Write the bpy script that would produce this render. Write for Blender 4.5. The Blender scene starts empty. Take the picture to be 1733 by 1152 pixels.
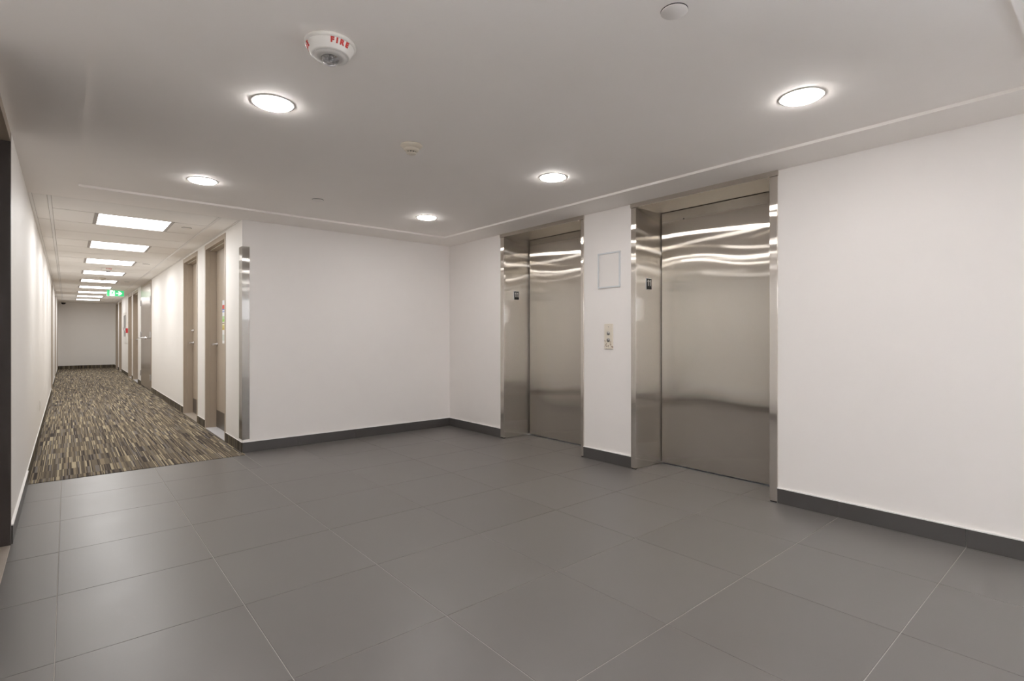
import bpy, bmesh, math, random
from mathutils import Vector, Matrix
random.seed(7)
R = math.radians
S = bpy.context.scene
COL = S.collection

# ------------------------------------------------------------------ camera, world, exposure
cam_d = bpy.data.cameras.new('camera')
cam = bpy.data.objects.new('camera', cam_d); COL.objects.link(cam)
cam.location = (0, 0, 1.145)
cam.rotation_euler = (R(90), 0, -0.70407)
cam_d.sensor_width = 36.0
cam_d.lens = 886.82 / 1733 * 36.0
cam_d.shift_y = (567.38 - 576) / 1733
cam_d.clip_start = 0.02
S.camera = cam

W = bpy.data.worlds.new('world'); S.world = W; W.use_nodes = True
bg = W.node_tree.nodes['Background']
bg.inputs[0].default_value = (0.86, 0.91, 1.0, 1); bg.inputs[1].default_value = 18.0

S.view_settings.view_transform = 'Standard'
S.view_settings.look = 'None'
S.view_settings.gamma = 1.0
S.view_settings.use_curve_mapping = False
S.view_settings.exposure = 0.18
S.cycles.max_bounces = 24
S.cycles.diffuse_bounces = 20
S.cycles.glossy_bounces = 6
LOBBY_LAMP = 86.0
CORRIDOR_LAMP = 13.0

# ------------------------------------------------------------------ measured layout (metres)
XR, XL, XC = 3.709, -0.2366, 1.302     # lift wall, left wall, corridor right wall
YW, YF, YB = 5.592, 23.33, -3.6        # lobby front wall, corridor end, wall behind camera
H, TRAY = 2.274, 2.291
CARPET_Y = 5.476

# ------------------------------------------------------------------ materials
def node_mat(name):
    m = bpy.data.materials.new(name); m.use_nodes = True
    return m, m.node_tree, m.node_tree.nodes['Principled BSDF']
def L(nt, a, b): nt.links.new(a, b)
def nd(nt, t, **k):
    n = nt.nodes.new(t)
    for a, v in k.items(): setattr(n, a, v)
    return n
def mth(nt, op, a, b=None, c=None):
    n = nd(nt, 'ShaderNodeMath', operation=op)
    for i, v in enumerate((a, b, c)):
        if v is None: continue
        if hasattr(v, 'is_linked') or hasattr(v, 'links'): L(nt, v, n.inputs[i])
        else: n.inputs[i].default_value = v
    return n.outputs[0]
def flat(name, col, rough=0.5, metal=0.0, spec=0.5, var=0.03, bump=0.0, bscale=300):
    m, nt, p = node_mat(name)
    p.inputs['Roughness'].default_value = rough
    p.inputs['Metallic'].default_value = metal
    p.inputs['Specular IOR Level'].default_value = spec
    tc = nd(nt, 'ShaderNodeTexCoord')
    n = nd(nt, 'ShaderNodeTexNoise'); n.inputs['Scale'].default_value = 6; n.inputs['Detail'].default_value = 3
    L(nt, tc.outputs['Object'], n.inputs['Vector'])
    mx = nd(nt, 'ShaderNodeMix', data_type='RGBA')
    L(nt, n.outputs['Fac'], mx.inputs[0])
    mx.inputs[6].default_value = tuple(c * (1 - var) for c in col) + (1,)
    mx.inputs[7].default_value = tuple(min(1, c * (1 + var)) for c in col) + (1,)
    L(nt, mx.outputs[2], p.inputs['Base Color'])
    if bump:
        n2 = nd(nt, 'ShaderNodeTexNoise'); n2.inputs['Scale'].default_value = bscale
        L(nt, tc.outputs['Object'], n2.inputs['Vector'])
        b = nd(nt, 'ShaderNodeBump'); b.inputs['Strength'].default_value = bump; b.inputs['Distance'].default_value = 0.001
        L(nt, n2.outputs['Fac'], b.inputs['Height']); L(nt, b.outputs[0], p.inputs['Normal'])
    return m
def emit(name, col, strength):
    m, nt, p = node_mat(name)
    p.inputs['Base Color'].default_value = (0.9, 0.9, 0.9, 1)
    p.inputs['Emission Color'].default_value = col + (1,)
    p.inputs['Emission Strength'].default_value = strength
    return m
def brushed(name, col, rough=0.17, aniso=0.93, wave=0.9, wscale=(1.1, 1.1, 0.9), haze=0.06):
    """brushed sheet: sharp up and down, smeared sideways, with gentle dents in the sheet"""
    m = bpy.data.materials.new(name); m.use_nodes = True; nt = m.node_tree
    for n in list(nt.nodes): nt.nodes.remove(n)
    o = nd(nt, 'ShaderNodeOutputMaterial')
    a1 = nd(nt, 'ShaderNodeBsdfAnisotropic'); a1.inputs['Roughness'].default_value = rough; a1.inputs['Anisotropy'].default_value = -aniso
    a2 = nd(nt, 'ShaderNodeBsdfAnisotropic'); a2.inputs['Roughness'].default_value = 0.55; a2.inputs['Anisotropy'].default_value = 0.0
    mx = nd(nt, 'ShaderNodeMixShader'); mx.inputs[0].default_value = haze
    L(nt, a1.outputs[0], mx.inputs[1]); L(nt, a2.outputs[0], mx.inputs[2]); L(nt, mx.outputs[0], o.inputs[0])
    g = nd(nt, 'ShaderNodeNewGeometry')
    cr = nd(nt, 'ShaderNodeVectorMath', operation='CROSS_PRODUCT')
    L(nt, g.outputs['True Normal'], cr.inputs[0]); cr.inputs[1].default_value = (0.02, 0.01, 1)
    L(nt, cr.outputs[0], a1.inputs['Tangent'])
    mp = nd(nt, 'ShaderNodeMapping'); mp.inputs['Scale'].default_value = (300, 300, 3)
    L(nt, g.outputs['Position'], mp.inputs[0])
    n = nd(nt, 'ShaderNodeTexNoise'); n.inputs['Scale'].default_value = 1.0; n.inputs['Detail'].default_value = 2
    L(nt, mp.outputs[0], n.inputs['Vector'])
    mc = nd(nt, 'ShaderNodeMix', data_type='RGBA')
    L(nt, n.outputs['Fac'], mc.inputs[0])
    mc.inputs[6].default_value = tuple(c * .95 for c in col) + (1,)
    mc.inputs[7].default_value = tuple(c * 1.05 for c in col) + (1,)
    L(nt, mc.outputs[2], a1.inputs['Color']); L(nt, mc.outputs[2], a2.inputs['Color'])
    if wave:
        m2 = nd(nt, 'ShaderNodeMapping'); m2.inputs['Scale'].default_value = wscale
        L(nt, g.outputs['Position'], m2.inputs[0])
        n2 = nd(nt, 'ShaderNodeTexNoise'); n2.inputs['Scale'].default_value = 1.5; n2.inputs['Detail'].default_value = 0.0
        L(nt, m2.outputs[0], n2.inputs['Vector'])
        bu = nd(nt, 'ShaderNodeBump'); bu.inputs['Strength'].default_value = 1.0; bu.inputs['Distance'].default_value = 0.01 * wave
        L(nt, n2.outputs['Fac'], bu.inputs['Height']); L(nt, bu.outputs[0], a1.inputs['Normal'])
    return m

M = {}
M['wall'] = flat('wall_paint', (0.875, 0.845, 0.82), 0.55, var=0.012, bump=0.15, bscale=220, spec=0.35)
M['wall_white'] = flat('corridor_paint', (0.86, 0.84, 0.815), 0.5, var=0.012, bump=0.15, bscale=220, spec=0.35)
M['ceiling'] = flat('ceiling_paint', (0.93, 0.895, 0.86), 0.7, var=0.01, spec=0.3)
M['acoustic'] = flat('ceiling_tile_board', (0.91, 0.885, 0.855), 0.8, var=0.015, bump=0.3, bscale=150, spec=0.2)
M['tee'] = flat('white_ceiling_metal', (0.84, 0.82, 0.80), 0.3, var=0.01)
M['grey_tee'] = flat('grey_light_trim', (0.46, 0.42, 0.40), 0.4, var=0.01)
M['gap'] = flat('dark_gap', (0.02, 0.02, 0.02), 0.8)
M['shadow_gap'] = flat('ceiling_joint_shade', (0.30, 0.27, 0.25), 0.8)  # grey stands in for the shade in the ceiling tile joints
M['grout'] = flat('grout', (0.50, 0.47, 0.44), 0.8)
M['base_tile'] = flat('base_tile', (0.078, 0.073, 0.070), 0.4, var=0.12)
M['cap'] = flat('white_caulk', (0.86, 0.85, 0.84), 0.4, var=0.01)
M['steel'] = brushed('brushed_steel', (0.68, 0.635, 0.57))
M['steel_bright'] = brushed('brushed_steel_bright', (0.74, 0.69, 0.63), wave=0.1)
M['guard'] = brushed('guard_steel', (0.60, 0.58, 0.55), wave=0.15)
M['chrome'] = flat('satin_chrome', (0.75, 0.75, 0.76), 0.22, metal=1, var=0.02)
M['alu'] = flat('aluminium_sill', (0.62, 0.62, 0.64), 0.35, metal=1)
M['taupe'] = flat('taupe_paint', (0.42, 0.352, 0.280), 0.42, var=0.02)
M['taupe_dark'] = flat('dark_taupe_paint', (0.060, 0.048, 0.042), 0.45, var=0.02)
M['taupe_steel'] = flat('taupe_satin_metal', (0.44, 0.385, 0.335), 0.25, metal=0.65, var=0.02)
M['kick'] = flat('kick_plate', (0.16, 0.14, 0.12), 0.35, metal=0.6)
M['marble'] = flat('pale_stone', (0.62, 0.62, 0.64), 0.35, var=0.15)
M['stone'] = flat('beige_stone', (0.36, 0.31, 0.26), 0.5, var=0.15)
M['black'] = flat('black_plastic', (0.012, 0.012, 0.012), 0.4)
M['rubber'] = flat('rubber', (0.015, 0.014, 0.013), 0.8)
M['white'] = flat('white_plastic', (0.80, 0.78, 0.74), 0.35, var=0.01)
M['cover'] = flat('cover_plate_paint', (0.80, 0.765, 0.735), 0.5, var=0.01)
M['beige'] = flat('beige_plastic', (0.60, 0.54, 0.45), 0.4, var=0.02)
M['silver'] = flat('silver_frame', (0.66, 0.68, 0.70), 0.4)
M['red'] = flat('red_lettering', (0.55, 0.03, 0.02), 0.4)
M['red_box'] = flat('red_box', (0.60, 0.02, 0.03), 0.35)
M['digit'] = flat('white_lettering', (0.80, 0.78, 0.75), 0.4)
M['steel_button'] = flat('steel_button', (0.35, 0.34, 0.33), 0.3, metal=0.9)
M['window_frame'] = flat('window_frame', (0.30, 0.29, 0.28), 0.4)
M['lens_lobby'] = emit('lobby_lamp_lens', (1.0, 0.965, 0.94), LOBBY_LAMP)
M['lens_corridor'] = emit('corridor_lamp_lens', (1.0, 0.99, 0.98), CORRIDOR_LAMP)
M['sign_green'] = emit('sign_green', (0.06, 0.62, 0.22), 0.75)
M['sign_green'].node_tree.nodes['Principled BSDF'].inputs['Base Color'].default_value = (0.02, 0.3, 0.1, 1)
M['sign_white'] = emit('sign_white', (0.95, 1.0, 1.0), 0.9)
def grey_glass():
    m, nt, p = node_mat('cabinet_glass')
    p.inputs['Base Color'].default_value = (0.28, 0.29, 0.31, 1); p.inputs['Roughness'].default_value = 0.08
    return m
M['cab_glass'] = grey_glass()
def clear(name):
    m, nt, p = node_mat(name)
    p.inputs['Transmission Weight'].default_value = 1; p.inputs['Roughness'].default_value = 0.03
    p.inputs['IOR'].default_value = 1.45
    return m
M['clear'] = clear('clear_plastic')
def pane():
    m = bpy.data.materials.new('window_glass'); m.use_nodes = True; nt = m.node_tree
    for n in list(nt.nodes): nt.nodes.remove(n)
    o = nd(nt, 'ShaderNodeOutputMaterial'); t = nd(nt, 'ShaderNodeBsdfTransparent'); g = nd(nt, 'ShaderNodeBsdfGlossy')
    g.inputs['Roughness'].default_value = 0.02
    f = nd(nt, 'ShaderNodeFresnel'); f.inputs[0].default_value = 1.45
    mx = nd(nt, 'ShaderNodeMixShader')
    L(nt, f.outputs[0], mx.inputs[0]); L(nt, t.outputs[0], mx.inputs[1]); L(nt, g.outputs[0], mx.inputs[2]); L(nt, mx.outputs[0], o.inputs[0])
    return m
M['pane'] = pane()

def floor_tile_mat():
    m, nt, p = node_mat('porcelain_tile')
    g = nd(nt, 'ShaderNodeNewGeometry'); oi = nd(nt, 'ShaderNodeObjectInfo')
    n = nd(nt, 'ShaderNodeTexNoise'); n.inputs['Scale'].default_value = 3.0; n.inputs['Detail'].default_value = 5
    L(nt, g.outputs['Position'], n.inputs['Vector'])
    mp = nd(nt, 'ShaderNodeMapping'); mp.inputs['Scale'].default_value = (30, 260, 1)
    L(nt, g.outputs['Position'], mp.inputs[0])
    n2 = nd(nt, 'ShaderNodeTexNoise'); n2.inputs['Scale'].default_value = 3.0; n2.inputs['Detail'].default_value = 3
    L(nt, mp.outputs[0], n2.inputs['Vector'])
    v = mth(nt, 'ADD', mth(nt, 'MULTIPLY', n.outputs['Fac'], 0.35), mth(nt, 'MULTIPLY', n2.outputs['Fac'], 0.35))
    v = mth(nt, 'ADD', v, mth(nt, 'MULTIPLY', oi.outputs['Random'], 0.18))
    cr = nd(nt, 'ShaderNodeValToRGB')
    cr.color_ramp.elements[0].position = 0.2; cr.color_ramp.elements[0].color = (0.136, 0.127, 0.120, 1)
    cr.color_ramp.elements[1].position = 0.75; cr.color_ramp.elements[1].color = (0.168, 0.158, 0.150, 1)
    L(nt, v, cr.inputs[0]); L(nt, cr.outputs[0], p.inputs['Base Color'])
    r = mth(nt, 'ADD', mth(nt, 'MULTIPLY', n.outputs['Fac'], 0.10), 0.31)
    L(nt, r, p.inputs['Roughness'])
    p.inputs['Specular IOR Level'].default_value = 0.5
    n3 = nd(nt, 'ShaderNodeTexNoise'); n3.inputs['Scale'].default_value = 500
    L(nt, g.outputs['Position'], n3.inputs['Vector'])
    b = nd(nt, 'ShaderNodeBump'); b.inputs['Strength'].default_value = 0.12; b.inputs['Distance'].default_value = 0.0005
    L(nt, n3.outputs['Fac'], b.inputs['Height']); L(nt, b.outputs[0], p.inputs['Normal'])
    return m
M['tile'] = floor_tile_mat()

def carpet_mat(name, axis_x='X', axis_y='Y', gain=1.0):
    m, nt, p = node_mat(name)
    p.inputs['Roughness'].default_value = 0.95; p.inputs['Specular IOR Level'].default_value = 0.1
    g = nd(nt, 'ShaderNodeNewGeometry'); sx = nd(nt, 'ShaderNodeSeparateXYZ'); L(nt, g.outputs['Position'], sx.inputs[0])
    if axis_x == 'XY': X = mth(nt, 'ADD', sx.outputs['X'], sx.outputs['Y'])
    else: X = sx.outputs[axis_x]
    Y = sx.outputs[axis_y]
    fl = lambda s, k, o=0.0: mth(nt, 'FLOOR', mth(nt, 'ADD', mth(nt, 'DIVIDE', s, k), o))
    def wn(a, b, seed):
        c = nd(nt, 'ShaderNodeCombineXYZ')
        L(nt, a, c.inputs[0]); L(nt, b, c.inputs[1]); c.inputs[2].default_value = seed
        w = nd(nt, 'ShaderNodeTexWhiteNoise', noise_dimensions='3D'); L(nt, c.outputs[0], w.inputs['Vector'])
        return w.outputs['Value']
    zero = mth(nt, 'MULTIPLY', X, 0.0)
    blk = fl(X, 0.25)
    off = mth(nt, 'MULTIPLY', wn(blk, zero, 3.1), 0.4)
    row = mth(nt, 'FLOOR', mth(nt, 'ADD', mth(nt, 'DIVIDE', Y, 0.28), mth(nt, 'MULTIPLY', mth(nt, 'GREATER_THAN', off, 0.2), 0.5)))
    row2 = mth(nt, 'FLOOR', mth(nt, 'MULTIPLY', row, 0.5))
    sel = mth(nt, 'GREATER_THAN', wn(fl(X, 0.0065), zero, 7.7), 0.5)
    rowf = mth(nt, 'ADD', mth(nt, 'MULTIPLY', row, sel), mth(nt, 'MULTIPLY', mth(nt, 'ADD', row2, 1000), mth(nt, 'SUBTRACT', 1.0, sel)))
    fine = wn(fl(X, 0.0065), rowf, 1.7)
    wide = wn(fl(X, 0.0155, .3), row, 5.2)
    pick = mth(nt, 'GREATER_THAN', wn(fl(X, 0.031), row, 9.4), 0.7)
    mixv = nd(nt, 'ShaderNodeMix', data_type='FLOAT')
    L(nt, pick, mixv.inputs[0]); L(nt, fine, mixv.inputs[2]); L(nt, wide, mixv.inputs[3])
    cr = nd(nt, 'ShaderNodeValToRGB'); cr.color_ramp.interpolation = 'CONSTANT'
    els = [(0.0, (0.062, 0.052, 0.047)), (0.14, (0.115, 0.096, 0.074)), (0.34, (0.165, 0.137, 0.101)), (0.62, (0.19, 0.172, 0.156)),
           (0.74, (0.26, 0.215, 0.148)), (0.88, (0.42, 0.36, 0.25))]
    cr.color_ramp.elements[0].position = 0; cr.color_ramp.elements[0].color = els[0][1] + (1,)
    cr.color_ramp.elements[1].position = els[1][0]; cr.color_ramp.elements[1].color = els[1][1] + (1,)
    for ps, c in els[2:]:
        e = cr.color_ramp.elements.new(ps); e.color = c + (1,)
    L(nt, mixv.outputs[0], cr.inputs[0])
    n = nd(nt, 'ShaderNodeTexNoise'); n.inputs['Scale'].default_value = 350; L(nt, g.outputs['Position'], n.inputs['Vector'])
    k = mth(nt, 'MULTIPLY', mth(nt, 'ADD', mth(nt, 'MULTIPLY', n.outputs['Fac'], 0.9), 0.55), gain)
    vm = nd(nt, 'ShaderNodeVectorMath', operation='SCALE'); L(nt, cr.outputs[0], vm.inputs[0]); L(nt, k, vm.inputs['Scale'])
    L(nt, vm.outputs[0], p.inputs['Base Color'])
    b = nd(nt, 'ShaderNodeBump'); b.inputs['Strength'].default_value = 0.5; b.inputs['Distance'].default_value = 0.002
    L(nt, n.outputs['Fac'], b.inputs['Height']); L(nt, b.outputs[0], p.inputs['Normal'])
    return m
M['carpet'] = carpet_mat('striped_carpet')
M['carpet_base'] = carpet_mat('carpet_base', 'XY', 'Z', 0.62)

def grille_mat():
    m, nt, p = node_mat('perforated_white')
    tc = nd(nt, 'ShaderNodeTexCoord')
    v = nd(nt, 'ShaderNodeTexVoronoi'); v.inputs['Scale'].default_value = 230; v.inputs['Randomness'].default_value = 0.0
    L(nt, tc.outputs['Object'], v.inputs['Vector'])
    c = nd(nt, 'ShaderNodeValToRGB'); c.color_ramp.elements[0].position = 0.30; c.color_ramp.elements[0].color = (0.36, 0.34, 0.32, 1)
    c.color_ramp.elements[1].position = 0.42; c.color_ramp.elements[1].color = (0.74, 0.72, 0.69, 1)
    L(nt, v.outputs['Distance'], c.inputs[0]); L(nt, c.outputs[0], p.inputs['Base Color'])
    return m
M['grille'] = grille_mat()

def poster_mat():
    m, nt, p = node_mat('printed_notice')
    g = nd(nt, 'ShaderNodeNewGeometry'); sx = nd(nt, 'ShaderNodeSeparateXYZ'); L(nt, g.outputs['Position'], sx.inputs[0])
    f = mth(nt, 'DIVIDE', mth(nt, 'SUBTRACT', sx.outputs['Z'], 1.05), 0.51)
    cr = nd(nt, 'ShaderNodeValToRGB'); cr.color_ramp.interpolation = 'CONSTANT'
    bands = [(0, (.8, .8, .8)), (0.06, (.62, .66, .60)), (0.20, (.8, .8, .8)), (0.31, (.55, .42, .08)), (0.36, (.62, .55, .16)), (0.42, (.75, .72, .5)),
             (0.455, (.25, .2, .12)), (0.48, (.8, .8, .75)), (0.50, (.3, .62, .12)), (0.56, (.42, .66, .36)), (0.63, (.8, .83, .85)), (0.725, (.08, .2, .62)), (0.745, (.8, .8, .8)),
             (0.77, (.08, .2, .62)), (0.795, (.65, .07, .05)), (0.89, (.68, .72, .78))]
    cr.color_ramp.elements[0].position = 0; cr.color_ramp.elements[0].color = bands[0][1] + (1,)
    cr.color_ramp.elements[1].position = bands[1][0]; cr.color_ramp.elements[1].color = bands[1][1] + (1,)
    for ps, c in bands[2:]:
        e = cr.color_ramp.elements.new(ps); e.color = c + (1,)
    L(nt, f, cr.inputs[0]); L(nt, cr.outputs[0], p.inputs['Base Color'])
    return m
M['poster'] = poster_mat()

def button_plate_mat():
    m, nt, p = node_mat('scuffed_cream_plate')
    g = nd(nt, 'ShaderNodeNewGeometry')
    n = nd(nt, 'ShaderNodeTexNoise'); n.inputs['Scale'].default_value = 55; n.inputs['Detail'].default_value = 4
    L(nt, g.outputs['Position'], n.inputs['Vector'])
    sx = nd(nt, 'ShaderNodeSeparateXYZ'); L(nt, g.outputs['Position'], sx.inputs[0])
    low = mth(nt, 'MULTIPLY', mth(nt, 'LESS_THAN', sx.outputs['Z'], 1.105), mth(nt, 'GREATER_THAN', n.outputs['Fac'], 0.57))
    mx = nd(nt, 'ShaderNodeMix', data_type='RGBA'); L(nt, low, mx.inputs[0])
    mx.inputs[6].default_value = (0.74, 0.68, 0.58, 1); mx.inputs[7].default_value = (0.36, 0.27, 0.20, 1)
    L(nt, mx.outputs[2], p.inputs['Base Color']); p.inputs['Roughness'].default_value = 0.35
    return m
M['button_plate'] = button_plate_mat()

# ------------------------------------------------------------------ helpers
def link(o, parent=None):
    COL.objects.link(o)
    if parent is not None: o.parent = parent
    return o
def obj(name, bm, mat, parent=None, smooth=False):
    me = bpy.data.meshes.new(name)
    bmesh.ops.recalc_face_normals(bm, faces=bm.faces)
    bm.to_mesh(me); bm.free()
    me.materials.append(mat)
    if smooth:
        for p in me.polygons: p.use_smooth = True
    return link(bpy.data.objects.new(name, me), parent)
def box(bm, a, b, bev=0.0):
    x0, x1 = sorted((a[0], b[0])); y0, y1 = sorted((a[1], b[1])); z0, z1 = sorted((a[2], b[2]))
    vs = [bm.verts.new((x, y, z)) for x in (x0, x1) for y in (y0, y1) for z in (z0, z1)]
    fs = []
    for idx in ((0, 1, 3, 2), (4, 6, 7, 5), (0, 4, 5, 1), (2, 3, 7, 6), (0, 2, 6, 4), (1, 5, 7, 3)):
        fs.append(bm.faces.new([vs[i] for i in idx]))
    if bev:
        es = list({e for f in fs for e in f.edges})
        bmesh.ops.bevel(bm, geom=es, offset=bev, segments=1, affect='EDGES')
def boxo(name, a, b, mat, parent=None, bev=0.0):
    bm = bmesh.new(); box(bm, a, b, bev); return obj(name, bm, mat, parent)
def lathe(bm, prof, c=(0, 0, 0), seg=40, axis='Z', rot=None):
    rings = []
    for r, z in prof:
        if r < 1e-6: rings.append([bm.verts.new((0, 0, z))])
        else: rings.append([bm.verts.new((r * math.cos(2 * math.pi * k / seg), r * math.sin(2 * math.pi * k / seg), z)) for k in range(seg)])
    nv = [v for rg in rings for v in rg]
    for a, b in zip(rings, rings[1:]):
        for k in range(seg):
            k2 = (k + 1) % seg
            if len(a) == 1 and len(b) == 1: continue
            if len(a) == 1: bm.faces.new((a[0], b[k], b[k2]))
            elif len(b) == 1: bm.faces.new((a[k], a[k2], b[0]))
            else: bm.faces.new((a[k], a[k2], b[k2], b[k]))
    mat = {'Z': Matrix(), 'X': Matrix.Rotation(R(90), 4, 'Y'), 'Y': Matrix.Rotation(R(-90), 4, 'X')}[axis]
    mat = Matrix.Translation(c) @ mat
    for v in nv: v.co = mat @ v.co
def latheo(name, prof, mat, parent=None, c=(0, 0, 0), seg=40, axis='Z'):
    bm = bmesh.new(); lathe(bm, prof, c, seg, axis); return obj(name, bm, mat, parent, smooth=True)
def poly(bm, pts, d):
    """extrude a polygon (list of 3D points) by vector d"""
    a = [bm.verts.new(p) for p in pts]; b = [bm.verts.new(Vector(p) + Vector(d)) for p in pts]
    bm.faces.new(a); bm.faces.new(list(reversed(b)))
    n = len(pts)
    for i in range(n): bm.faces.new((a[i], b[i], b[(i + 1) % n], a[(i + 1) % n]))
def empty(name, loc=(0, 0, 0)):
    o = bpy.data.objects.new(name, None); o.empty_display_size = 0.1; o.location = loc
    return link(o)
def thing(name, label, cat, loc=(0, 0, 0), group=None):
    o = empty(name, loc); return tag(o, label, cat, group)
def tag(o, label, cat, group=None, kind=None):
    o['label'] = label; o['category'] = cat
    if group: o['group'] = group
    if kind: o['kind'] = kind
    return o
def struct(o, label=None, cat=None):
    o['kind'] = 'structure'
    if label: o['label'] = label
    if cat: o['category'] = cat
    return o
def dup(root, loc, label=None, group=None):
    r = root.copy(); COL.objects.link(r); r.location = loc
    if label: r['label'] = label
    if group: r['group'] = group
    for ch in list(root.children):
        c = ch.copy(); COL.objects.link(c); c.parent = r
        for g in ch.children:
            d = g.copy(); COL.objects.link(d); d.parent = c
    return r

# ------------------------------------------------------------------ openings
LIFTS = [(3.350, 4.493), (1.607, 2.722)]              # clear openings of the two lifts (y)
LIFT_OUT = [(3.319, 4.553), (1.556, 2.773)]
RDOORS = [(6.29, 7.395), (7.88, 8.985), (12.76, 14.70), (15.42, 16.66), (16.99, 18.07), (20.35, 21.42), (21.83, 22.90)]
LDOORS = [(2.86, 3.965), (13.72, 14.83), (17.72, 18.85), (22.05, 23.20)]
DT = 2.25                                              # top of the door frames
T = 0.45                                               # wall thickness of the shell

def wall_y(name, x0, x1, y0, y1, holes, mat, label, top):
    """wall running along Y between planes x0 and x1, with openings up to height top"""
    bm = bmesh.new(); y = y0
    for a, b in sorted(holes):
        if a > y: box(bm, (x0, y, -0.05), (x1, a, 2.45))
        box(bm, (x0, a, top), (x1, b, 2.45))
        y = b
    box(bm, (x0, y, -0.05), (x1, y1, 2.45))
    return struct(obj(name, bm, mat), label, 'wall')
wall_left = wall_y('wall_left', XL - T, XL, YB, YF, [(a + .03, b - .03) for a, b in LDOORS], M['wall_white'],
                   'long white wall along the left side of the corridor', DT - .03)
RWY0, RWY1, RWZ0, RWZ1 = -3.35, -0.45, 0.9, 2.15  # opening for the added daylight window
bm = bmesh.new(); y = YB
for a, b in [(RWY0, RWY1)] + [(a - .02, b + .02) for a, b in sorted(LIFTS)]:
    box(bm, (XR, y, -.05), (XR + T, a, 2.45)); box(bm, (XR, a, RWZ1 if a < 0 else 2.262), (XR + T, b, 2.45))
    if a < 0: box(bm, (XR, a, -.05), (XR + T, b, RWZ0))
    y = b
box(bm, (XR, y, -.05), (XR + T, YW, 2.45))
struct(obj('wall_right', bm, M['wall']), 'pale wall that holds the two elevator entrances', 'wall')
w2 = struct(empty('added_window'), 'wide window added for daylight in the right wall behind the camera', 'window')  # unseen window, added so its daylight brightens the lobby and ceiling
bm = bmesh.new(); xq = XR + .2; ym_ = (RWY0 + RWY1) / 2
for a, b in (((RWY0, RWZ0), (RWY0 + .05, RWZ1)), ((RWY1 - .05, RWZ0), (RWY1, RWZ1)), ((RWY0 + .05, RWZ0), (RWY1 - .05, RWZ0 + .05)), ((RWY0 + .05, RWZ1 - .05), (RWY1 - .05, RWZ1)),
             ((ym_ - .02, RWZ0 + .05), (ym_ + .02, RWZ1 - .05))):
    box(bm, (xq, a[0], a[1]), (xq + .06, b[0], b[1]))
obj('window_frame', bm, M['window_frame'], w2)
boxo('pane', (xq + .027, RWY0 + .05, RWZ0 + .05), (xq + .033, ym_ - .02, RWZ1 - .05), M['pane'], w2)
boxo('pane', (xq + .027, ym_ + .02, RWZ0 + .05), (xq + .033, RWY1 - .05, RWZ1 - .05), M['pane'], w2)
wall_y('wall_inner', XC, XC + T, YW, YF, [(a + .03, b - .03) for a, b in RDOORS], M['wall_white'],
       'white right-hand wall of the corridor with the taupe doors', DT - .03)
struct(boxo('wall_front', (XC + T, YW, -0.05), (XR + T, YW + 0.2, 2.45), M['wall']), 'blank pale wall facing the camera beside the corridor', 'wall')
# the front face also covers the end of the corridor wall
fw = boxo('wall_face', (XC + 0.0005, YW - 0.0015, 0.0), (XC + T, YW + 0.0, 2.274), M['wall'])
struct(fw, 'left part of the blank pale wall next to the steel corner guard', 'wall')
struct(boxo('wall_end', (XL - T, YF, -0.05), (XC + T, YF + 0.2, 2.45), M['wall_white']), 'pale wall closing the far end of the corridor', 'wall')
# wall behind the camera with a window
bm = bmesh.new(); WX0, WX1, WZ0, WZ1 = 3.0, 3.6, 1.5, 2.1
box(bm, (XL - T, YB - .2, -.05), (WX0, YB, 2.45)); box(bm, (WX1, YB - .2, -.05), (XR + T, YB, 2.45))
box(bm, (WX0, YB - .2, -.05), (WX1, YB, WZ0)); box(bm, (WX0, YB - .2, WZ1), (WX1, YB, 2.45))
struct(obj('wall_back', bm, M['wall']), 'pale wall behind the camera with a window', 'wall')
wn = struct(empty('window_1', (0, 0, 0)), 'window in the wall behind the camera', 'window')
bm = bmesh.new()
for a, b in (((WX0, WZ0), (WX0 + .05, WZ1)), ((WX1 - .05, WZ0), (WX1, WZ1)), ((WX0 + .05, WZ0), (WX1 - .05, WZ0 + .05)), ((WX0 + .05, WZ1 - .05), (WX1 - .05, WZ1)),
             (((WX0 + WX1) / 2 - .02, WZ0 + .05), ((WX0 + WX1) / 2 + .02, WZ1 - .05))):
    box(bm, (a[0], YB - .12, a[1]), (b[0], YB - .06, b[1]))
obj('window_frame', bm, M['window_frame'], wn)
boxo('pane', (WX0 + .05, YB - .093, WZ0 + .05), ((WX0 + WX1) / 2 - .02, YB - .087, WZ1 - .05), M['pane'], wn)
boxo('pane', ((WX0 + WX1) / 2 + .02, YB - .093, WZ0 + .05), (WX1 - .05, YB - .087, WZ1 - .05), M['pane'], wn)

# ------------------------------------------------------------------ ceiling: lobby border with a shallow raised tray, corridor grid
TX0, TX1, TY0, TY1 = 0.066, 3.345, 0.258, 5.15
bm = bmesh.new()
zt = 2.44
box(bm, (XL, YB, H), (TX0, YW, zt)); box(bm, (TX1, YB, H), (XR, YW, zt))
box(bm, (TX0, YB, H), (TX1, TY0, zt)); box(bm, (TX0, TY1, H), (TX1, YW, zt))
box(bm, (TX0, TY0, TRAY), (TX1, TY1, zt))
box(bm, (XL, YW, H + 0.014), (XC, YF, zt))
box(bm, (XL, YW, H), (XC, YW + 0.03, H + 0.014))
ceil = struct(obj('ceiling', bm, M['ceiling']), 'off-white ceiling with a shallow raised tray over the lobby', 'ceiling')
C0 = YW + 0.03
boxo('joint_shade_backing', (XL, C0, H + 0.0032), (XC, YF, H + 0.0139), M['shadow_gap'], ceil)  # nearly flush sheet, its colour gives the joints their shade
PITCH = 0.6185
Y0 = 6.175                                            # first cross joint; fixtures every third row
rows = [(C0, Y0)] + [(Y0 + PITCH * k, Y0 + PITCH * (k + 1)) for k in range(28)]
rows = [(a, min(b, YF)) for a, b in rows if a < YF - 0.05]
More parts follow.
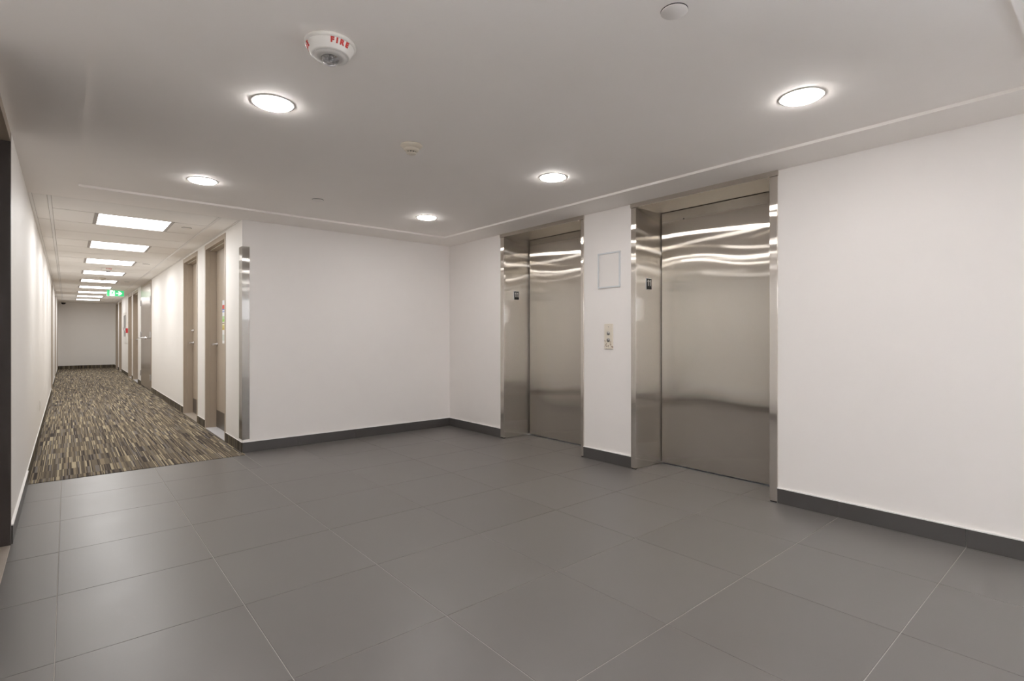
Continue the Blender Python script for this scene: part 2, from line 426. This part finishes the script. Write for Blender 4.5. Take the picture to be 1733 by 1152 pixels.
j = 0.0075
def ctile(x0, x1, y0, y1):
    bm = bmesh.new(); box(bm, (x0 + .0008, y0 + j, H), (x1 - .0008, y1 - j, H + 0.0030), 0.0008)
    obj('ceiling_tile', bm, M['acoustic'], ceil)
XT0, XT1 = -0.098, 1.105
for k, (a, b) in enumerate(rows):
    if k >= 1 and (k - 1) % 3 == 0 and b - a > 0.5 and k < 27:
        ctile(XT0, 0.197, a, b); ctile(0.822, XT1, a, b)
    else: ctile(XT0, XT1, a, b)
ys = [C0] + [Y0 + PITCH * (1 + 2 * k) for k in range(20)]
ys = [y for y in ys if y < YF - 0.1] + [YF]
for a, b in zip(ys, ys[1:]):
    ctile(XL + 0.022, XT0 - 0.025, a, b); ctile(XT1 + 0.025, XC - 0.02, a, b)
for x in (XT0 - 0.025, XT1):
    boxo('ceiling_tee', (x + .0015, C0, H - 0.0015), (x + 0.0235, YF, H + 0.0031), M['tee'], ceil, 0.0008)
boxo('wall_angle', (XL, C0, H - 0.002), (XL + 0.021, YF, H + 0.0031), M['tee'], ceil, 0.0008)
boxo('wall_angle', (XC - 0.019, C0, H - 0.002), (XC, YF, H + 0.0031), M['tee'], ceil, 0.0008)

# ------------------------------------------------------------------ floor: grout bed and tiles
bm = bmesh.new(); box(bm, (XL - T, YB - .2, -0.08), (XR + T, YW, -0.002)); box(bm, (XL - T, YW, -0.08), (XC + T, YF, -0.002))
floor = struct(obj('floor', bm, M['grout']), 'floor of large dark grey square tiles', 'floor')
XLN = [XL, -0.0329, 0.5757, 1.183, 1.8124, 2.4454, 3.0667, 3.684, 4.062]
YLN = [5.4764, 4.881, 4.2734, 3.664, 3.0548, 2.4344, 1.8041, 1.186, 0.5696]
while YLN[-1] > YB: YLN.append(YLN[-1] - 0.6165)
YLN[-1] = YB
g = 0.0014
def ftile(x0, x1, y0, y1):
    if x1 - x0 < 0.02 or y1 - y0 < 0.02: return
    bm = bmesh.new(); box(bm, (x0 + g, y0 + g, -0.02), (x1 - g, y1 - g, 0.0), 0.0008)
    obj('floor_tile', bm, M['tile'], floor)
for i in range(len(XLN) - 1):
    x0, x1 = XLN[i], XLN[i + 1]
    for k in range(len(YLN) - 1):
        y1, y0 = YLN[k], YLN[k + 1]
        if i == 7:                                       # pieces that run into the lift recesses
            for a, b in LIFTS:
                a2, b2 = max(a, y0), min(b, y1)
                if b2 - a2 > 0.02: ftile(x0, x1, a2, b2)
            continue
        if k == 0:
            if x0 >= 1.8: y1 = YW
            elif x0 > 1.0:
                ftile(x0, XC, y0, y1); ftile(XC, x1, y0, YW); continue
        ftile(x0, x1, y0, y1)
# strip between tile line 3.684 and the wall
for k in range(len(YLN) - 1):
    y1, y0 = (YW if k == 0 else YLN[k]), YLN[k + 1]
    segs = [(y0, y1)]
    for a, b in LIFTS:
        ns = []
        for s0, s1 in segs:
            if b <= s0 or a >= s1: ns.append((s0, s1)); continue
            if a > s0: ns.append((s0, a))
            if b < s1: ns.append((b, s1))
        segs = ns
    for s0, s1 in segs: ftile(3.684, XR, s0, s1)
tag(boxo('carpet', (XL, CARPET_Y, -0.0015), (XC, YF, 0.004), M['carpet']), 'striped brown, beige and grey carpet running down the corridor', 'carpet')

# ------------------------------------------------------------------ baseboards
BH, BT = 0.100, 0.010
def base_run(name, label, axis, wall, sgn, cuts, segs):
    """dark tile skirting; axis = running axis, wall = wall plane, sgn = direction into room"""
    root = struct(empty(name), label, 'baseboard')
    for s0, s1 in segs:
        cs = [s0] + [c for c in sorted(cuts) if s0 + .02 < c < s1 - .02] + [s1]
        for a, b in zip(cs, cs[1:]):
            a2, b2 = a + (0.0012 if a != s0 else 0), b - (0.0012 if b != s1 else 0)
            if axis == 'Y': boxo('base_tile', (wall, a2, 0.0005), (wall + sgn * BT, b2, BH), M['base_tile'], root, 0.0006)
            else: boxo('base_tile', (a2, wall, 0.0005), (b2, wall + sgn * BT, BH), M['base_tile'], root, 0.0006)
        if axis == 'Y': boxo('white_cap', (wall, s0, BH + .0003), (wall + sgn * (BT + .0025), s1, BH + 0.0065), M['cap'], root)
        else: boxo('white_cap', (s0, wall, BH + .0003), (s1, wall + sgn * (BT + .0025), BH + 0.0065), M['cap'], root)
    return root
ycuts = YLN + [1.186]
base_run('baseboard_right', 'dark grey tile baseboard along the lift wall', 'Y', XR, -1, ycuts,
         [(YB, 1.5555), (2.7735, 3.3185), (4.5535, YW)])
base_run('baseboard_front', 'dark grey tile baseboard under the blank wall', 'X', YW - .0015, -1, [1.83, 2.456, 3.079], [(XC, XR - BT - .001)])
base_run('baseboard_left', 'dark grey tile baseboard on the left wall before the carpet', 'Y', XL, 1, ycuts, [(YB, 2.855), (3.97, CARPET_Y)])
base_run('baseboard_back', 'dark grey tile baseboard behind the camera', 'X', YB, 1, XLN, [(XL + .013, XR - .013)])
def carpet_base(name, label, xw, sgn, segs):
    root = struct(empty(name), label, 'baseboard')
    for a, b in segs:
        boxo('carpet_strip', (xw, a, 0.0045), (xw + sgn * .008, b, BH), M['carpet_base'], root, 0.0006)
        boxo('white_cap', (xw, a, BH + .0003), (xw + sgn * .0055, b, BH + .004), M['cap'], root)
def gaps(y0, y1, ops):
    out = []; y = y0
    for a, b in sorted(ops):
        if a - y > .02: out.append((y, a - .001))
        y = b + .001
    if y1 - y > .02: out.append((y, y1))
    return out
carpet_base('baseboard_inner', 'striped carpet baseboard on the right corridor wall', XC, -1, gaps(YW - .1, YF, RDOORS)[0:0] + gaps(YW, YF, RDOORS))
carpet_base('baseboard_corridor', 'striped carpet baseboard on the left corridor wall', XL, 1, gaps(CARPET_Y + .001, YF, LDOORS[1:]))
root = struct(empty('baseboard_end'), 'dark striped carpet baseboard at the far end of the corridor', 'baseboard')
boxo('carpet_strip', (XL + .0085, YF, 0.0045), (XC - .0085, YF - .008, .115), M['carpet_base'], root)

# ------------------------------------------------------------------ corridor doors
def lever(parent, x, y, z, s, dy):
    """door lever: rose, neck, grip. s = +1 when the door face looks towards -X"""
    root = parent
    h = obj('lever_handle', (lambda b: (lathe(b, [(0, 0), (.026, 0), (.026, .008), (.012, .012), (.0115, .062), (0, .064)], (x, y, z), 20, 'X'), b)[1])(bmesh.new()), M['chrome'], root, True)
    if s > 0:
        for v in h.data.vertices: v.co.x = 2 * x - v.co.x
        h.data.flip_normals()
    bm = bmesh.new()
    x1 = x - s * .058
    pts = [(x1 + s * .006, y - dy * .015, z - .013), (x1 - s * .012, y - dy * .015, z - .013), (x1 - s * .010, y + dy * .125, z - .010), (x1 + s * .002, y + dy * .125, z - .010)]
    poly(bm, pts, (0, 0, .026))
    bmesh.ops.bevel(bm, geom=bm.edges[:], offset=.003, segments=2, affect='EDGES')
    obj('lever_grip', bm, M['chrome'], h)
    return h
def corridor_door(n, xw, s, y0, y1, label, panel='taupe', sill=None, bolt=False, kick=True, handle_far=True, handle=True, jamb='taupe'):
    """recessed door with pressed steel frame. s = +1: wall on +X side of the corridor, -1: wall on the -X side"""
    root = struct(empty('door_%d' % n), label, 'door')
    f, p = .048, .004
    for a, b in ((y0, y0 + f), (y1 - f, y1)):
        bm = bmesh.new()
        box(bm, (xw - s * p, a, 0.0045), (xw + s * .042, b, DT))          # face and rebate
        i0, i1 = (a, b + .013) if a == y0 else (a - .013, b)
        box(bm, (xw + s * .042, i0, 0.0045), (xw + s * .110, i1, DT - .01)) # stop
        box(bm, (xw + s * .110, a, 0.0045), (xw + s * .16, b, DT - .01))
        obj('jamb', bm, M[jamb], root)
    bm = bmesh.new()
    hb = DT - .056
    box(bm, (xw - s * p, y0 + f, hb), (xw + s * .042, y1 - f, DT))
    box(bm, (xw + s * .042, y0 + f, hb - .013), (xw + s * .110, y1 - f, DT - .01))
    box(bm, (xw + s * .110, y0 + f, hb), (xw + s * .16, y1 - f, DT - .01))
    obj('head_frame', bm, M['taupe'], root)
    xd = xw + s * .112
    door = boxo('door_panel', (xd, y0 + f + .003, .014), (xd + s * .044, y1 - f - .003, hb - .002), M[panel], root, .001)
    yh = (y1 - f - .07) if handle_far else (y0 + f + .07); dy = -1 if handle_far else 1
    if handle:
        lever(door, xd, yh, 1.035, s, dy)
    if bolt:
        bm = bmesh.new(); lathe(bm, [(0, 0), (.024, 0), (.022, .012), (.012, .014), (.012, .03), (0, .031)], (xd, yh, 1.215), 20, 'X')
        if s > 0:
            for v in bm.verts: v.co.x = 2 * xd - v.co.x
        obj('deadbolt', bm, M['chrome'], door, True)
    if kick:
        boxo('kick_plate', (xd - s * .002, y0 + f + .03, .02), (xd, y1 - f - .03, .225), M['kick'], door)
    if sill:
        boxo('threshold', (xw - s * .004, y0 + f, .0042), (xw + s * .155, y1 - f, .011), M[sill], root, .002)
    boxo('backing', (xw + s * .16, y0 + .03, 0), (xw + s * .2, y1 - .03, DT - .03), M['gap'], root)
    return root, door, xd
RL = ['taupe door nearest the steel corner guard, with a coloured paper notice and pale stone sill',
      'second taupe door from the lobby, with a deadbolt above its lever',
      None,
      'taupe recessed door just past the metal double doors, with a pale sill',
      'taupe door frame just before the fire cabinet and red pull station',
      'taupe door frame just past the fire cabinet',
      'last taupe door frame on the right before the end wall']
n = 1
for k, (a, b) in enumerate(RDOORS):
    if k == 2: continue
    corridor_door(n, XC, +1, a, b, RL[k], sill={0: 'marble', 1: 'stone', 3: 'marble'}.get(k), bolt=(k == 1), kick=k < 4)
    n += 1
LLb = ['dark doorway at the left edge of the picture', 'first door frame on the left wall down the carpeted corridor',
       'middle of the far door frames on the left wall', 'door frame on the left wall next to the end wall']
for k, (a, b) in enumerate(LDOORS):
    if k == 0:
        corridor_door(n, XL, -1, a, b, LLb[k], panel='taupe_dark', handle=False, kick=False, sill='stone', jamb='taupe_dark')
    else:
        corridor_door(n, XL, -1, a, b, LLb[k], handle_far=False, kick=False)
    n += 1
# flush pair of metal doors
y0, y1 = RDOORS[2]
dd = struct(empty('door_%d' % n), 'flush pair of satin metal doors with hinges on both sides and a bar handle', 'door')
for a, b in ((y0, y0 + .05), (y1 - .05, y1)): boxo('jamb', (XC - .006, a, .0045), (XC + .15, b, H - .003), M['taupe'], dd)
boxo('head_frame', (XC - .006, y0 + .05, H - .06), (XC + .15, y1 - .05, H - .003), M['taupe'], dd)
ym = (y0 + y1) / 2
for sd, (a, b) in enumerate(((y0 + .052, ym - .0015), (ym + .0015, y1 - .052))):
    leaf = boxo('door_panel', (XC - .010, a, .03), (XC + .035, b, H - .063), M['taupe_steel'], dd, .0015)
    yy = a if sd == 0 else b
    for z in (1.88, 1.165, .29):
        bm = bmesh.new(); box(bm, (XC - .013, yy - .045, z - .06), (XC - .0105, yy + .045, z + .06))
        lathe(bm, [(0, -.062), (.008, -.062), (.008, .062), (0, .062)], (XC - .02, yy, z), 12)
        obj('hinge', bm, M['chrome'], leaf)
    hy = ym - .05 if sd == 0 else ym + .05; dy = -1 if sd == 0 else 1
    bm = bmesh.new()
    lathe(bm, [(0, 0), (.03, 0), (.03, .008), (.012, .01), (.012, .055), (0, .055)], (0, 0, 0), 20, 'X')
    for v in bm.verts: v.co = Vector((XC - .010 - v.co.x, hy + v.co.y, 1.09 + v.co.z))
    obj('handle_rose', bm, M['chrome'], leaf, True)
    bm = bmesh.new(); lathe(bm, [(0, 0), (.011, 0), (.011, .80), (0, .80)], (0, 0, 0), 14, 'Y')
    for v in bm.verts: v.co = Vector((XC - .066 + v.co.x, hy + dy * v.co.y - dy * .02, 1.09 + v.co.z))
    obj('handle_bar', bm, M['chrome'], leaf, True)
boxo('backing', (XC + .04, y0 + .03, 0), (XC + .09, y1 - .03, DT - .03), M['gap'], dd)
n += 1

# notice on the nearest door
tag(boxo('notice', (XC + .1095, 6.56, 1.05), (XC + .1118, 6.995, 1.56), M['poster']),
    'tall paper notice in white, red, blue and green on the nearest corridor door', 'notice')

# ------------------------------------------------------------------ lift entrances
XD = 4.062
SOF = 2.236
HEADT = H - 0.0005
def lift(idx, label, gap, lock):
    (a, b), (oa, ob) = LIFTS[idx], LIFT_OUT[idx]
    r = thing('elevator', label, 'elevator', (XR, (a + b) / 2, 0))
    r.location = (0, 0, 0)
    px = XR - 0.012
    for c0, c1 in ((oa, a), (b, ob)):
        bm = bmesh.new(); box(bm, (px, c0, .009), (XR + .014, c1, SOF - .001), .0012)
        jm = obj('jamb', bm, M['steel_bright'], r)
        boxo('rubber_foot', (px + .003, c0 + .004, .0003), (XR + .012, c1 - .004, .009), M['rubber'], jm)
    bm = bmesh.new(); box(bm, (px - .006, oa - .004, SOF), (XR + .014, ob + .004, HEADT), .0012)
    obj('header', bm, M['steel_bright'], r)
    boxo('reveal', (XR + .014, b, .004), (XD + .05, b + .016, SOF), M['steel'], r)
    boxo('reveal', (XR + .014, a - .016, .004), (XD + .05, a, SOF), M['steel'], r)
    boxo('soffit', (XR + .014, a - .016, SOF), (XD + .05, b + .016, SOF + .02), M['steel'], r)
    d = boxo('door_panel', (XD, a + .004, .012), (XD + .03, b - gap, SOF - .003), M['steel'], r, .001)
    boxo('sill', (XD - .006, a, 0.0002), (XD + .045, b, .0035), M['alu'], r)
    boxo('shaft_gap', (XD + .04, a, .004), (XD + .045, b, SOF), M['gap'], r)
    if lock:
        bm = bmesh.new(); lathe(bm, [(0, 0), (.006, 0), (.006, .003), (0, .003)], (XD - .003, 2.49, 2.152), 16, 'X')
        obj('lock_hole', bm, M['black'], d)
    return r
lift(0, 'far steel elevator entrance, left of the framed wall panel and call buttons', .026, False)
lift(1, 'near steel elevator entrance with the widest door, right of the call buttons', .013, True)

def number_plate(yf_, label):
    r = thing('number_plate', label, 'sign')
    x0, x1, z0, z1 = 3.846, 3.916, 1.549, 1.641
    boxo('silver_edge', (x0 - .008, yf_ - .0035, z0 - .001), (x1 + .004, yf_, z1 + .003), M['silver'], r, .001)
    boxo('black_plate', (x0, yf_ - .006, z0), (x1, yf_ - .0036, z1), M['black'], r, .001)
    for cx_ in (x0 + .021, x0 + .050):
        bm = bmesh.new(); w = .0055; zt_, zb = z1 - .010, z0 + .027
        pts = [(cx_ - w + .002, zb), (cx_ + w + .001, zb), (cx_ + w + .001, zt_), (cx_ - .001, zt_), (cx_ - .013, zt_ - .013), (cx_ - .013, zt_ - .019), (cx_ - w + .002, zt_ - .014)]
        poly(bm, [(x, yf_ - .006, z) for x, z in pts], (0, -.002, 0))
        obj('numeral', bm, M['digit'], r)
    for q in range(3):
        latheo('braille_dot', [(0, 0), (.0018, 0), (0, .0015)], M['black'], r, (x0 + .022 + q * .012, yf_ - .0075, z0 + .013), 8, 'Y')
    return r
number_plate(4.493, 'small black number plate reading 11 in the far elevator entrance')
number_plate(2.722, 'small black number plate reading 11 in the near elevator entrance')

# ------------------------------------------------------------------ between the lifts
r = thing('wall_panel', 'thin silver frame with a blank off-white panel between the two elevators', 'frame')
y0, y1, z0, z1 = 2.893, 3.146, 1.572, 1.890
bm = bmesh.new(); w = .013
for a, b in (((y0, z0), (y0 + w, z1)), ((y1 - w, z0), (y1, z1)), ((y0 + w, z0), (y1 - w, z0 + w)), ((y0 + w, z1 - w), (y1 - w, z1))):
    box(bm, (XR - .010, a[0], a[1]), (XR, b[0], b[1]))
obj('frame', bm, M['silver'], r)
boxo('panel', (XR - .003, y0 + w, z0 + w), (XR, y1 - w, z1 - w), flat('panel_paint', (0.82, 0.79, 0.765), 0.4, var=.02), r)
r = thing('call_button_panel', 'scuffed cream call button plate with two round buttons', 'button panel')
boxo('plate', (XR - .009, 2.974, 1.023), (XR, 3.070, 1.248), M['button_plate'], r, .002)
for z in (1.164, 1.104):
    b_ = latheo('button', [(0, 0), (.0175, 0), (.0175, .003), (.014, .006), (0, .0065)], M['steel_button'], r, (0, 0, 0), 24, 'X')
    for v in b_.data.vertices: v.co = Vector((XR - .009 - v.co.x, 3.022 + v.co.y, z + v.co.z))
    g_ = latheo('button_ring', [(.009, 0), (.012, 0), (.012, .002), (.009, .002)], M['chrome'], b_, (0, 0, 0), 24, 'X')
    for v in g_.data.vertices: v.co = Vector((XR - .0155 - v.co.x, 3.022 + v.co.y, z + v.co.z))
for z in (1.222, 1.045):
    s_ = latheo('screw', [(0, 0), (.004, 0), (.003, .002), (0, .002)], M['steel_button'], r, (0, 0, 0), 12, 'X')
    for v in s_.data.vertices: v.co = Vector((XR - .009 - v.co.x, 3.022 + v.co.y, z + v.co.z))

# ------------------------------------------------------------------ steel corner guard
bm = bmesh.new()
box(bm, (XC - .0025, YW - .004, .128), (1.366, YW - .0015, 2.015))
box(bm, (XC - .0025, YW - .0015, .128), (XC, 5.712, 2.015))
tag(obj('corner_guard', bm, M['guard']), 'tall brushed steel corner guard where the corridor meets the lobby wall', 'corner guard')

# ------------------------------------------------------------------ lamps
def downlight(x, y, label, z=TRAY):
    r = thing('downlight', label, 'ceiling light', (x, y, z), 'round ceiling lights in the lobby')
    latheo('trim_ring', [(.088, -.001), (.092, -.004), (.100, -.003), (.101, 0), (.088, 0)], M['white'], r, seg=48)
    latheo('lens', [(.0885, -.0025), (.084, -.009), (.065, -.013), (.035, -.0155), (0, -.016)], M['lens_lobby'], r, seg=48)
    return r
d0 = downlight(0.775, 2.735, 'lit round ceiling light at upper left, below the fire alarm')
for x, y, lb in ((0.765, 4.44, 'lit round ceiling light nearest the corridor entrance'),
                 (2.686, 2.705, 'lit round ceiling light in front of the far elevator'),
                 (2.665, 4.42, 'lit round ceiling light nearest the lobby corner, the smallest in view'),
                 (2.690, 1.018, 'lit round ceiling light at upper right, before the near elevator'),
                 (0.775, 1.018, 'round ceiling light just above the picture, near the left wall')):
    dup(d0, (x, y, TRAY), lb)
for x in (0.775, 2.69):
    for y in (-1.0, -2.7): dup(d0, (x, y, H), 'round ceiling light behind the camera, %s row, %s side' % ('nearer' if y > -2 else 'farther', 'left' if x < 1 else 'right'))

def troffer(k):
    y = Y0 + 3 * PITCH * k
    r = thing('ceiling_light_panel', 'x', 'ceiling light', (0.5095, y + PITCH / 2, H), 'square light panels down the corridor ceiling')
    hx, hy = .3125, PITCH / 2
    bm = bmesh.new(); w = .030
    for a, b in (((-hx, -hy), (-hx + w, hy)), ((hx - w, -hy), (hx, hy)), ((-hx + w, -hy), (hx - w, -hy + .007)), ((-hx + w, hy - .007), (hx - w, hy))):
        box(bm, (a[0], a[1], -.0015), (b[0], b[1], .0031))
    obj('frame', bm, M['grey_tee'], r)
    bm = bmesh.new()
    nx, ny = 12, 4; V = []
    for i in range(nx + 1):
        row = []
        for q in range(ny + 1):
            u, v = i / nx * 2 - 1, q / ny * 2 - 1
            row.append(bm.verts.new((u * (hx - w), v * (hy - .007), .0025 - .008 * math.cos(u * math.pi / 2) * math.cos(v * math.pi / 2))))
        V.append(row)
    for i in range(nx):
        for q in range(ny): bm.faces.new((V[i][q], V[i][q + 1], V[i + 1][q + 1], V[i + 1][q]))
    o = obj('lens', bm, M['lens_corridor'], r, True)
    return r
names = ['nearest', 'second', 'third', 'fourth', 'fifth', 'sixth', 'seventh', 'eighth', 'farthest']
t0 = troffer(0); t0['label'] = 'nearest lit square light panel in the corridor ceiling'
for k in range(1, 9):
    dup(t0, (0.5095, Y0 + 3 * PITCH * k + PITCH / 2, H), '%s lit square light panel in the corridor ceiling%s' % (names[k], '' if k == 8 else ' counting from the lobby'))

# ------------------------------------------------------------------ ceiling devices
def fire_text(parent):
    cu = bpy.data.curves.new('fire_text', 'FONT'); cu.body = 'FIRE'; cu.size = .026; cu.extrude = .0006; cu.offset = .0016
    cu.align_x = 'CENTER'; cu.space_character = 1.6
    tmp = bpy.data.objects.new('tmp', cu); COL.objects.link(tmp)
    me = bpy.data.meshes.new_from_object(tmp)
    bpy.data.objects.remove(tmp)
    out = []
    # cone side: radius .090 at z -.012 -> .066 at z -.048
    for az in (R(-86), R(-205)):
        m2 = me.copy()
        for v in m2.vertices:
            t, h, d = v.co.x, v.co.y, v.co.z
            s = .42 + h / .0367                 # 0 bottom .. 1 top along slant
            z = -.045 + s * .031; rr = .0755 + s * .0150 + .0006 + d
            ang = az + t / .082
            v.co = (rr * math.cos(ang), rr * math.sin(ang), z)
        m2.materials.clear(); m2.materials.append(M['red'])
        o = bpy.data.objects.new('lettering', m2); link(o, parent)
    return
def fire_alarm(loc, label, grp):
    r = thing('fire_alarm', label, 'fire alarm', loc, grp)
    latheo('base_ring', [(.094, 0), (.097, -.003), (.096, -.012), (.089, -.0145)], M['white'], r, seg=56)
    body = latheo('body', [(.089, -.0145), (.0895, -.016), (.074, -.047), (.070, -.051), (.067, -.0505)], M['white'], r, seg=56)
    fire_text(body)
    latheo('speaker_grille', [(.067, -.0505), (.064, -.053), (.036, -.0575), (.033, -.0560)], M['grille'], r, seg=56)
    latheo('reflector', [(.033, -.0560), (.031, -.050), (.018, -.046), (.006, -.052), (0, -.053)], M['chrome'], r, seg=32)
    bm = bmesh.new(); box(bm, (-.004, -.02, -.066), (.004, .02, -.053)); box(bm, (-.014, -.005, -.069), (.014, .005, -.060))
    obj('flash_tube', bm, M['chrome'], r)
    latheo('clear_lens', [(.0315, -.0550), (.0305, -.068), (.024, -.078), (.011, -.081), (0, -.0815)], M['clear'], r, seg=32)
    return r
fa = fire_alarm((0.790, 2.035, TRAY), 'white round fire alarm with FIRE in red on the lobby ceiling', 'round fire alarms on the ceilings')
dup(fa, (0.524, 11.04, H), 'small white fire alarm on the corridor ceiling between light panels')
def smoke(loc, label):
    r = thing('smoke_detector', label, 'smoke detector', loc, 'beige smoke detectors')
    latheo('base', [(.064, 0), (.066, -.003), (.064, -.008), (.052, -.020), (.045, -.024)], M['beige'], r, seg=44)
    latheo('housing', [(.045, -.024), (.046, -.027), (.040, -.036), (.031, -.041), (.030, -.041), (.030, -.042)], M['beige'], r, seg=44)
    latheo('cap', [(.027, -.046), (.030, -.047), (.027, -.054), (.014, -.057), (0, -.0575)], M['beige'], r, seg=44)
    latheo('sensing_slot', [(.0295, -.041), (.0265, -.0415), (.0265, -.0465), (.028, -.047)], M['black'], r, seg=44)
    bm = bmesh.new()
    for k in range(10):
        a = 2 * math.pi * k / 10 + .55; c_, s_ = math.cos(a), math.sin(a)
        pts = [(c_ * .0262 - s_ * w_, s_ * .0262 + c_ * w_, -.0475) for w_ in (-.0025, .0025)] + [(c_ * .0305 - s_ * w_, s_ * .0305 + c_ * w_, -.0475) for w_ in (.0025, -.0025)]
        poly(bm, pts, (0, 0, .0075))
    obj('slot_ribs', bm, M['beige'], r)
    return r
sm = smoke((1.583, 2.80, TRAY), 'cone-shaped beige smoke detector in the middle of the lobby ceiling')
dup(sm, (0.527, 13.04, H), 'small smoke detector on the corridor ceiling')
def cover(loc, label):
    r = thing('cover_plate', label, 'cover plate', loc, 'round sprinkler cover plates')
    latheo('plate', [(0, -.006), (.0445, -.006), (.046, -.0045), (.046, -.003), (0, -.003)], M['cover'], r, seg=48)
    latheo('shadow_ring', [(.042, -.003), (.047, 0), (.042, 0)], M['gap'], r, seg=48)
    return r
c0 = cover((1.635, 1.040, TRAY), 'round cover plate at the top edge of the picture, the largest in view')
dup(c0, (1.617, 4.44, TRAY), 'tiny round cover plate in the lobby ceiling, beside the farther lights')
dup(c0, (0.958, 6.41, H), 'round cover plate right of the nearest corridor light panel')
dup(c0, (0.959, 10.10, H), 'round cover plate right of the third corridor light panel')
dup(c0, (0.965, 13.71, H), 'round cover plate right of the fifth corridor light panel')
r = thing('security_camera', 'small black dome camera at the far upper left of the corridor', 'camera', (-0.09, YF - .22, H))
latheo('mount', [(0, -.03), (.07, -.03), (.075, 0), (0, 0)], M['white'], r, seg=24)
latheo('dome', [(.062, -.030), (.058, -.06), (.035, -.085), (0, -.092)], M['black'], r, seg=24)

# ------------------------------------------------------------------ exit sign
EY = 16.3
r = thing('exit_sign', 'green and white running-person exit sign with a right arrow under the corridor ceiling', 'exit sign', (0, 0, 0))
x0, x1, z0, z1 = .752, 1.088, 2.118, 2.262
ww = x1 - x0; hh = z1 - z0
boxo('housing', (x0 - .006, EY, z0 - .006), (x1 + .006, EY + .045, z1), M['white'], r)
boxo('hanger', (x0 + ww / 2 - .03, EY + .01, z1), (x0 + ww / 2 + .03, EY + .035, H - .0002), M['white'], r)
face = boxo('green_face', (x0, EY - .003, z0), (x1, EY - .0003, z1), M['sign_green'], r)
U = lambda u, v: (x0 + u * ww, EY - .003, z0 + v * hh)
bm = bmesh.new(); poly(bm, [U(.16, .04), U(.45, .04), U(.45, .96), U(.16, .96)], (0, -.001, 0)); pn = obj('white_doorway', bm, M['sign_white'], r)
bm = bmesh.new(); poly(bm, [U(.53, .43), U(.72, .43), U(.64, .14), U(.73, .14), U(.90, .5), U(.73, .86), U(.64, .86), U(.72, .57), U(.53, .57)], (0, -.001, 0)); obj('arrow', bm, M['sign_white'], r)
bm = bmesh.new(); V2 = lambda u, v: (x0 + u * ww, EY - .0041, z0 + v * hh)
def limb(pts, w):
    for (a, b) in zip(pts, pts[1:]):
        dx, dz = (b[0] - a[0]) * ww, (b[1] - a[1]) * hh; l = math.hypot(dx, dz); nx_, nz_ = -dz / l * w, dx / l * w
        poly(bm, [(V2(*a)[0] + nx_, V2(*a)[1], V2(*a)[2] + nz_), (V2(*a)[0] - nx_, V2(*a)[1], V2(*a)[2] - nz_),
                  (V2(*b)[0] - nx_, V2(*b)[1], V2(*b)[2] - nz_), (V2(*b)[0] + nx_, V2(*b)[1], V2(*b)[2] + nz_)], (0, -.001, 0))
limb([(.345, .74), (.285, .44)], .0095)
limb([(.335, .70), (.26, .68), (.22, .54)], .0045)
limb([(.335, .68), (.375, .58), (.425, .62)], .0045)
limb([(.285, .46), (.355, .34), (.375, .10)], .0065)
limb([(.285, .46), (.255, .28), (.185, .26)], .0065)
poly(bm, [(x0 + .365 * ww + .0115 * math.cos(t), EY - .0041, z0 + .87 * hh + .0115 * math.sin(t)) for t in [2 * math.pi * q / 14 for q in range(14)]], (0, -.001, 0))
obj('running_figure', bm, M['sign_green'], r)

# ------------------------------------------------------------------ fire cabinet, pull station, wall socket
r = thing('fire_cabinet', 'white fire hose cabinet with grey glass on the right corridor wall', 'cabinet')
a, b, z0, z1 = 18.50, 19.42, .93, 1.80
bm = bmesh.new(); w = .07; x = XC - .02
for p_, q_ in (((a, z0), (a + w, z1)), ((b - w, z0), (b, z1)), ((a + w, z0), (b - w, z0 + .18)), ((a + w, z1 - w), (b - w, z1))): box(bm, (x, p_[0], p_[1]), (XC, q_[0], q_[1]))
obj('frame', bm, M['white'], r)
boxo('glass', (XC - .012, a + w, z0 + .18), (XC - .004, b - w, z1 - w), M['cab_glass'], r)
boxo('latch', (x - .012, b - .055, 1.30), (x, b - .03, 1.38), M['chrome'], r)
r = thing('pull_station', 'small red fire alarm pull station on the corridor wall', 'pull station')
boxo('housing', (XC - .045, 18.16, 1.215), (XC, 18.28, 1.345), M['red_box'], r, .004)
boxo('pull_bar', (XC - .055, 18.18, 1.25), (XC - .0455, 18.26, 1.275), M['digit'], r, .002)
r = thing('wall_socket', 'white wall socket low on the left corridor wall', 'socket')
boxo('plate', (XL, 7.95, .300), (XL + .006, 8.03, .415), M['white'], r, .002)
for z in (.330, .385): boxo('receptacle', (XL + .0062, 7.975, z - .014), (XL + .0085, 8.005, z + .014), M['digit'], r, .001)
